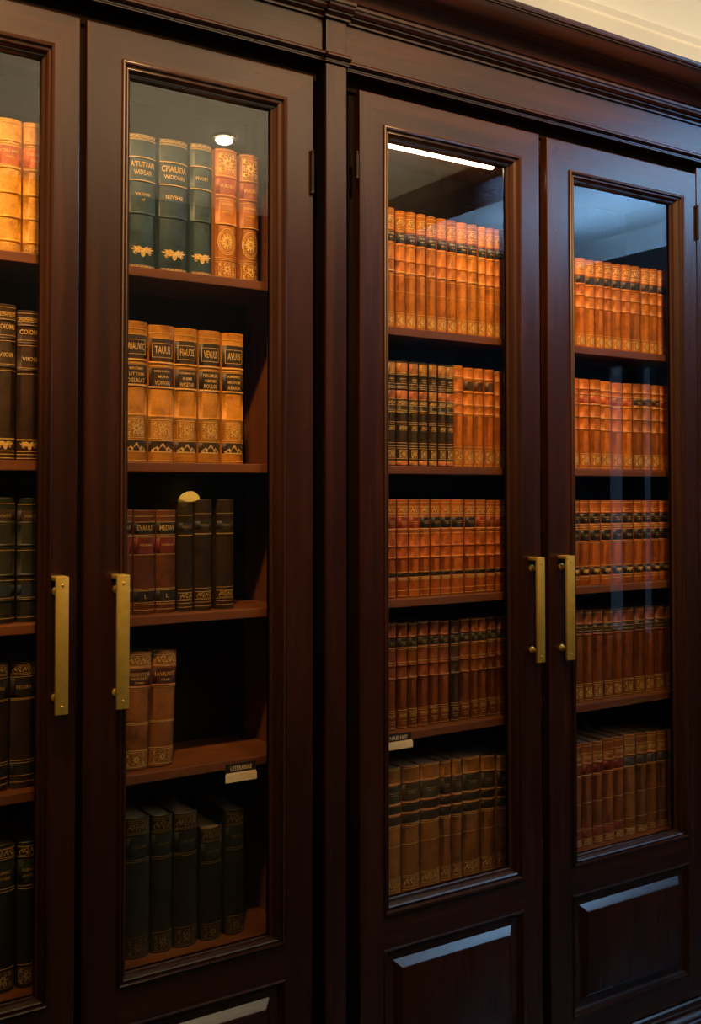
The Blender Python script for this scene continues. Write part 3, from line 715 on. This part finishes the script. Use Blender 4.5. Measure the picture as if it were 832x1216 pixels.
# ------------------------------------------------------------------ LED strip in cabinet three
WARM = (1.0, .55, .20)
yl = .10; xl0, xl1 = ax(452, yl), ax(586, yl); zl = az(524, 190, yl)
led = empty('strip_light', ((xl0 + xl1) / 2, yl, ITOP['R'])); tag(led, 'glowing warm strip light under the cabinet top behind third door', 'light')
b = MB(); hwid = (xl1 - xl0) / 2
b.box(-hwid, hwid, -.008, .008, -.006, -.0002, 0, .001); b.build('housing', BRASS, led)
b = MB(); b.box(-hwid + .001, hwid - .001, -.0065, .0065, -.0125, -.006, 0, .002); b.build('diffuser', emit('warm_strip_diffuser', (1, .74, .42), 26), led)

# ------------------------------------------------------------------ room
RX0, RX1, RY0, RY1, CZ = -2.2, 5.2, -3.6, .275, 3.14
def slab(name, x0, x1, y0, y1, z0, z1, m): b = MB(); b.box(x0, x1, y0, y1, z0, z1); return struct(b.build(name, m))
slab('floor', RX0, RX1, RY0, RY1, -.05, -.0005, FLOORM)
slab('ceiling', RX0, RX1, RY0, RY1, CZ, CZ + .05, CEIL)
slab('wall_back', RX0, RX1, RY1, RY1 + .05, 0, CZ, CREAM)
slab('wall_front', RX0, RX1, RY0 - .05, RY0, 0, CZ, DARKWALL)
slab('wall_left', RX0 - .05, RX0, RY0, RY1, 0, CZ, DARKWALL)
slab('wall_right', RX1, RX1 + .05, RY0, RY1, 0, CZ, DARKWALL)
def crown(name, x0, x1, axis, pos, sgn, m, k=1):
    pf = [(0, 0), (0, -.12), (.010, -.12), (.012, -.11), (.018, -.105), (.04, -.055), (.075, -.024), (.085, -.02), (.085, -.01), (.095, -.008), (.095, 0)]
    pf = [(a * (1 + (k - 1) * .3), z * k) for a, z in pf]
    b = MB()
    if axis == 'x': b.prism([(pos + sgn * a, CZ + z) for a, z in pf], x0, x1)
    else:
        A = [(pos + sgn * a, x0, CZ + z) for a, z in pf]; B = [(pos + sgn * a, x1, CZ + z) for a, z in pf]
        b.grid([A, B], 0, True); b.quad(A[::-1]); b.quad(B)
    return struct(b.build(name, m, None, 30))
crown('trim_1', RX0, RX1, 'x', RY1, -1, CREAM, (CZ - az(738, 26, RY1)) / .12)
crown('trim_2', RY0, RY1 - .12, 'y', RX1, -1, CEIL)
b = MB(); b.box(3.40, 3.72, RY0, RY1 - .12, CZ - .10, CZ - .0005, 0, .01); struct(b.build('trim_3', WH))
# curtained window on the right wall, seen only as a reflection
wz0, wz1 = .55, 2.3; wy0, wy1 = -3.3, -2.0
b = MB(); b.rects([(wy0, wy1, wz0, wz1, 0), (wy0 + .06, wy1 - .06, wz0 + .06, wz1 - .06, 0), (wy0 + .06, wy1 - .06, wz0 + .06, wz1 - .06, .03)])
b.v = [(RX1 - .001 - .03 + y, x, z) for x, y, z in b.v]; w = struct(b.build('window_1', CEIL))
b = MB(); b.quad([(RX1 - .006, wy0 + .06, wz0 + .06), (RX1 - .006, wy1 - .06, wz0 + .06), (RX1 - .006, wy1 - .06, wz1 - .06), (RX1 - .006, wy0 + .06, wz1 - .06)])
b.build('window_pane', emit('evening_sky_pane', (.35, .55, .85), .26), w)
def curtain(y0, y1, label):
    b = MB(); n = 40; rows = []
    for z in (.03, 2.45): rows.append([(RX1 - .08 + .022 * math.sin(i * 1.25), lerp(y0, y1, i / n), z) for i in range(n + 1)])
    b.grid(rows); tag(b.build('curtain', CURT, None, 80), label, 'curtain')
curtain(-3.45, -2.86, 'dark floor length curtain on the right wall, farther from the bookcase'); curtain(-2.76, -2.58, 'narrow dark curtain fold in the middle of the window'); curtain(-2.53, -1.8, 'dark floor length curtain on the right wall, nearer the bookcase')

# recessed downlight seen reflected in the second door
def downlight(x, y):
    r = empty('recessed_downlight', (x, y, CZ)); tag(r, 'round recessed downlight in the ceiling, mirrored in the second glass door', 'light')
    b = MB(); b.lathe((0, 0, -.0005), (0, 0, -1), [(.053, 0), (.053, .004), (.049, .007), (.042, .006), (.042, .002)], 28); b.build('trim_ring', CEIL, r, 40)
    b = MB(); b.lathe((0, 0, -.007), (0, 0, -1), [(.018, -.004), (.034, .002), (.041, .011), (.038, .019), (.028, .026), (.012, .030)], 28); b.build('lens', emit('downlight_lens', (1, .82, .52), 60), r, 40)
dd = fw + rt * ((266 - 416) / F) - up * ((162 - V0) / F); t1 = (.0185 + CAMD) / dd.y; ph = CP + dd * t1; t2 = (CZ - ph.z) / dd.z
downlight(ph.x + dd.x * t2, .0185 - dd.y * t2)

dd = fw + rt * ((225 - 416) / F) - up * ((588 - V0) / F); t1 = (.0185 + CAMD) / dd.y; ph = CP + dd * t1; t2 = (.0185 - (RY0 + .09)) / dd.y
sx, sz = ph.x + dd.x * t2, ph.z + dd.z * t2
scn = tag(empty('wall_sconce', (sx, RY0, sz)), 'small glowing wall sconce on the dark wall facing the bookcases', 'light')
b = MB(); b.lathe((0, .0005, -.03), (0, 1, 0), [(.035, 0), (.035, .006), (.02, .012)], 20); b.cyl((0, .01, -.03), (0, .09, -.04), .006); b.build('bracket', BRASS, scn, 40)
b = MB(); b.lathe((0, .09, -.035), (0, 0, 1), [(.02, 0), (.058, .012), (.052, .03), (.034, .048), (.012, .056)], 20); b.build('shade', emit('amber_glass_shade', (1, .5, .07), 8), scn, 40)

# ------------------------------------------------------------------ lamps
def aim(o, tgt):
    d = Vector(tgt) - o.location; o.rotation_euler = d.to_track_quat('-Z', 'Y').to_euler()
def spot(name, loc, tgt, pw, col, ang, blend=.6, rad=.06):
    l = bpy.data.lights.new(name, 'SPOT'); l.energy = pw; l.color = col; l.spot_size = R(ang); l.spot_blend = blend; l.shadow_soft_size = rad
    o = bpy.data.objects.new(name, l); COL.objects.link(o); o.location = loc; aim(o, tgt); return o
def area(name, loc, tgt, sx, sy, pw, col):
    l = bpy.data.lights.new(name, 'AREA'); l.shape = 'RECTANGLE'; l.size = sx; l.size_y = sy; l.energy = pw; l.color = col
    o = bpy.data.objects.new(name, l); COL.objects.link(o); o.location = loc; aim(o, tgt); return o
for x, p in ((-.25, 165), (.45, 170), (1.18, 150), (1.62, 150)):
    spot('wall_wash_lamp', (x, -.85, CZ - .04), (x + (.25 if x < 1.5 else .5), 0, 2.12), p, WARM, 54, 1.0)
area('added_ceiling_fill', (2.0, -2.3, 2.25), (2.0, -2.3, 4), 2.2, 1.8, 58, (1, .80, .50))  # added upward fill with no fixture, brightens the mirrored ceiling
area('added_blue_ceiling_fill', (4.5, -2.1, 2.72), (4.5, -2.1, 4), .7, 1.8, 95, (.24, .53, 1))  # added bluish fill without a fixture, tints the ceiling by the right wall
area('added_upper_wall_fill', (2.6, .12, cz + .13), (2.6, .12, 4), 1.6, .05, 4, (1, .85, .62))  # added unseen fill, lifts the wall and ceiling above the cornice

w = bpy.data.worlds.new('world'); sc.world = w; w.use_nodes = True
w.node_tree.nodes['Background'].inputs[0].default_value = (.03, .03, .035, 1); w.node_tree.nodes['Background'].inputs[1].default_value = .2
sc.view_settings.view_transform = 'Standard'; sc.view_settings.look = 'None'
sc.cycles.use_denoising = True
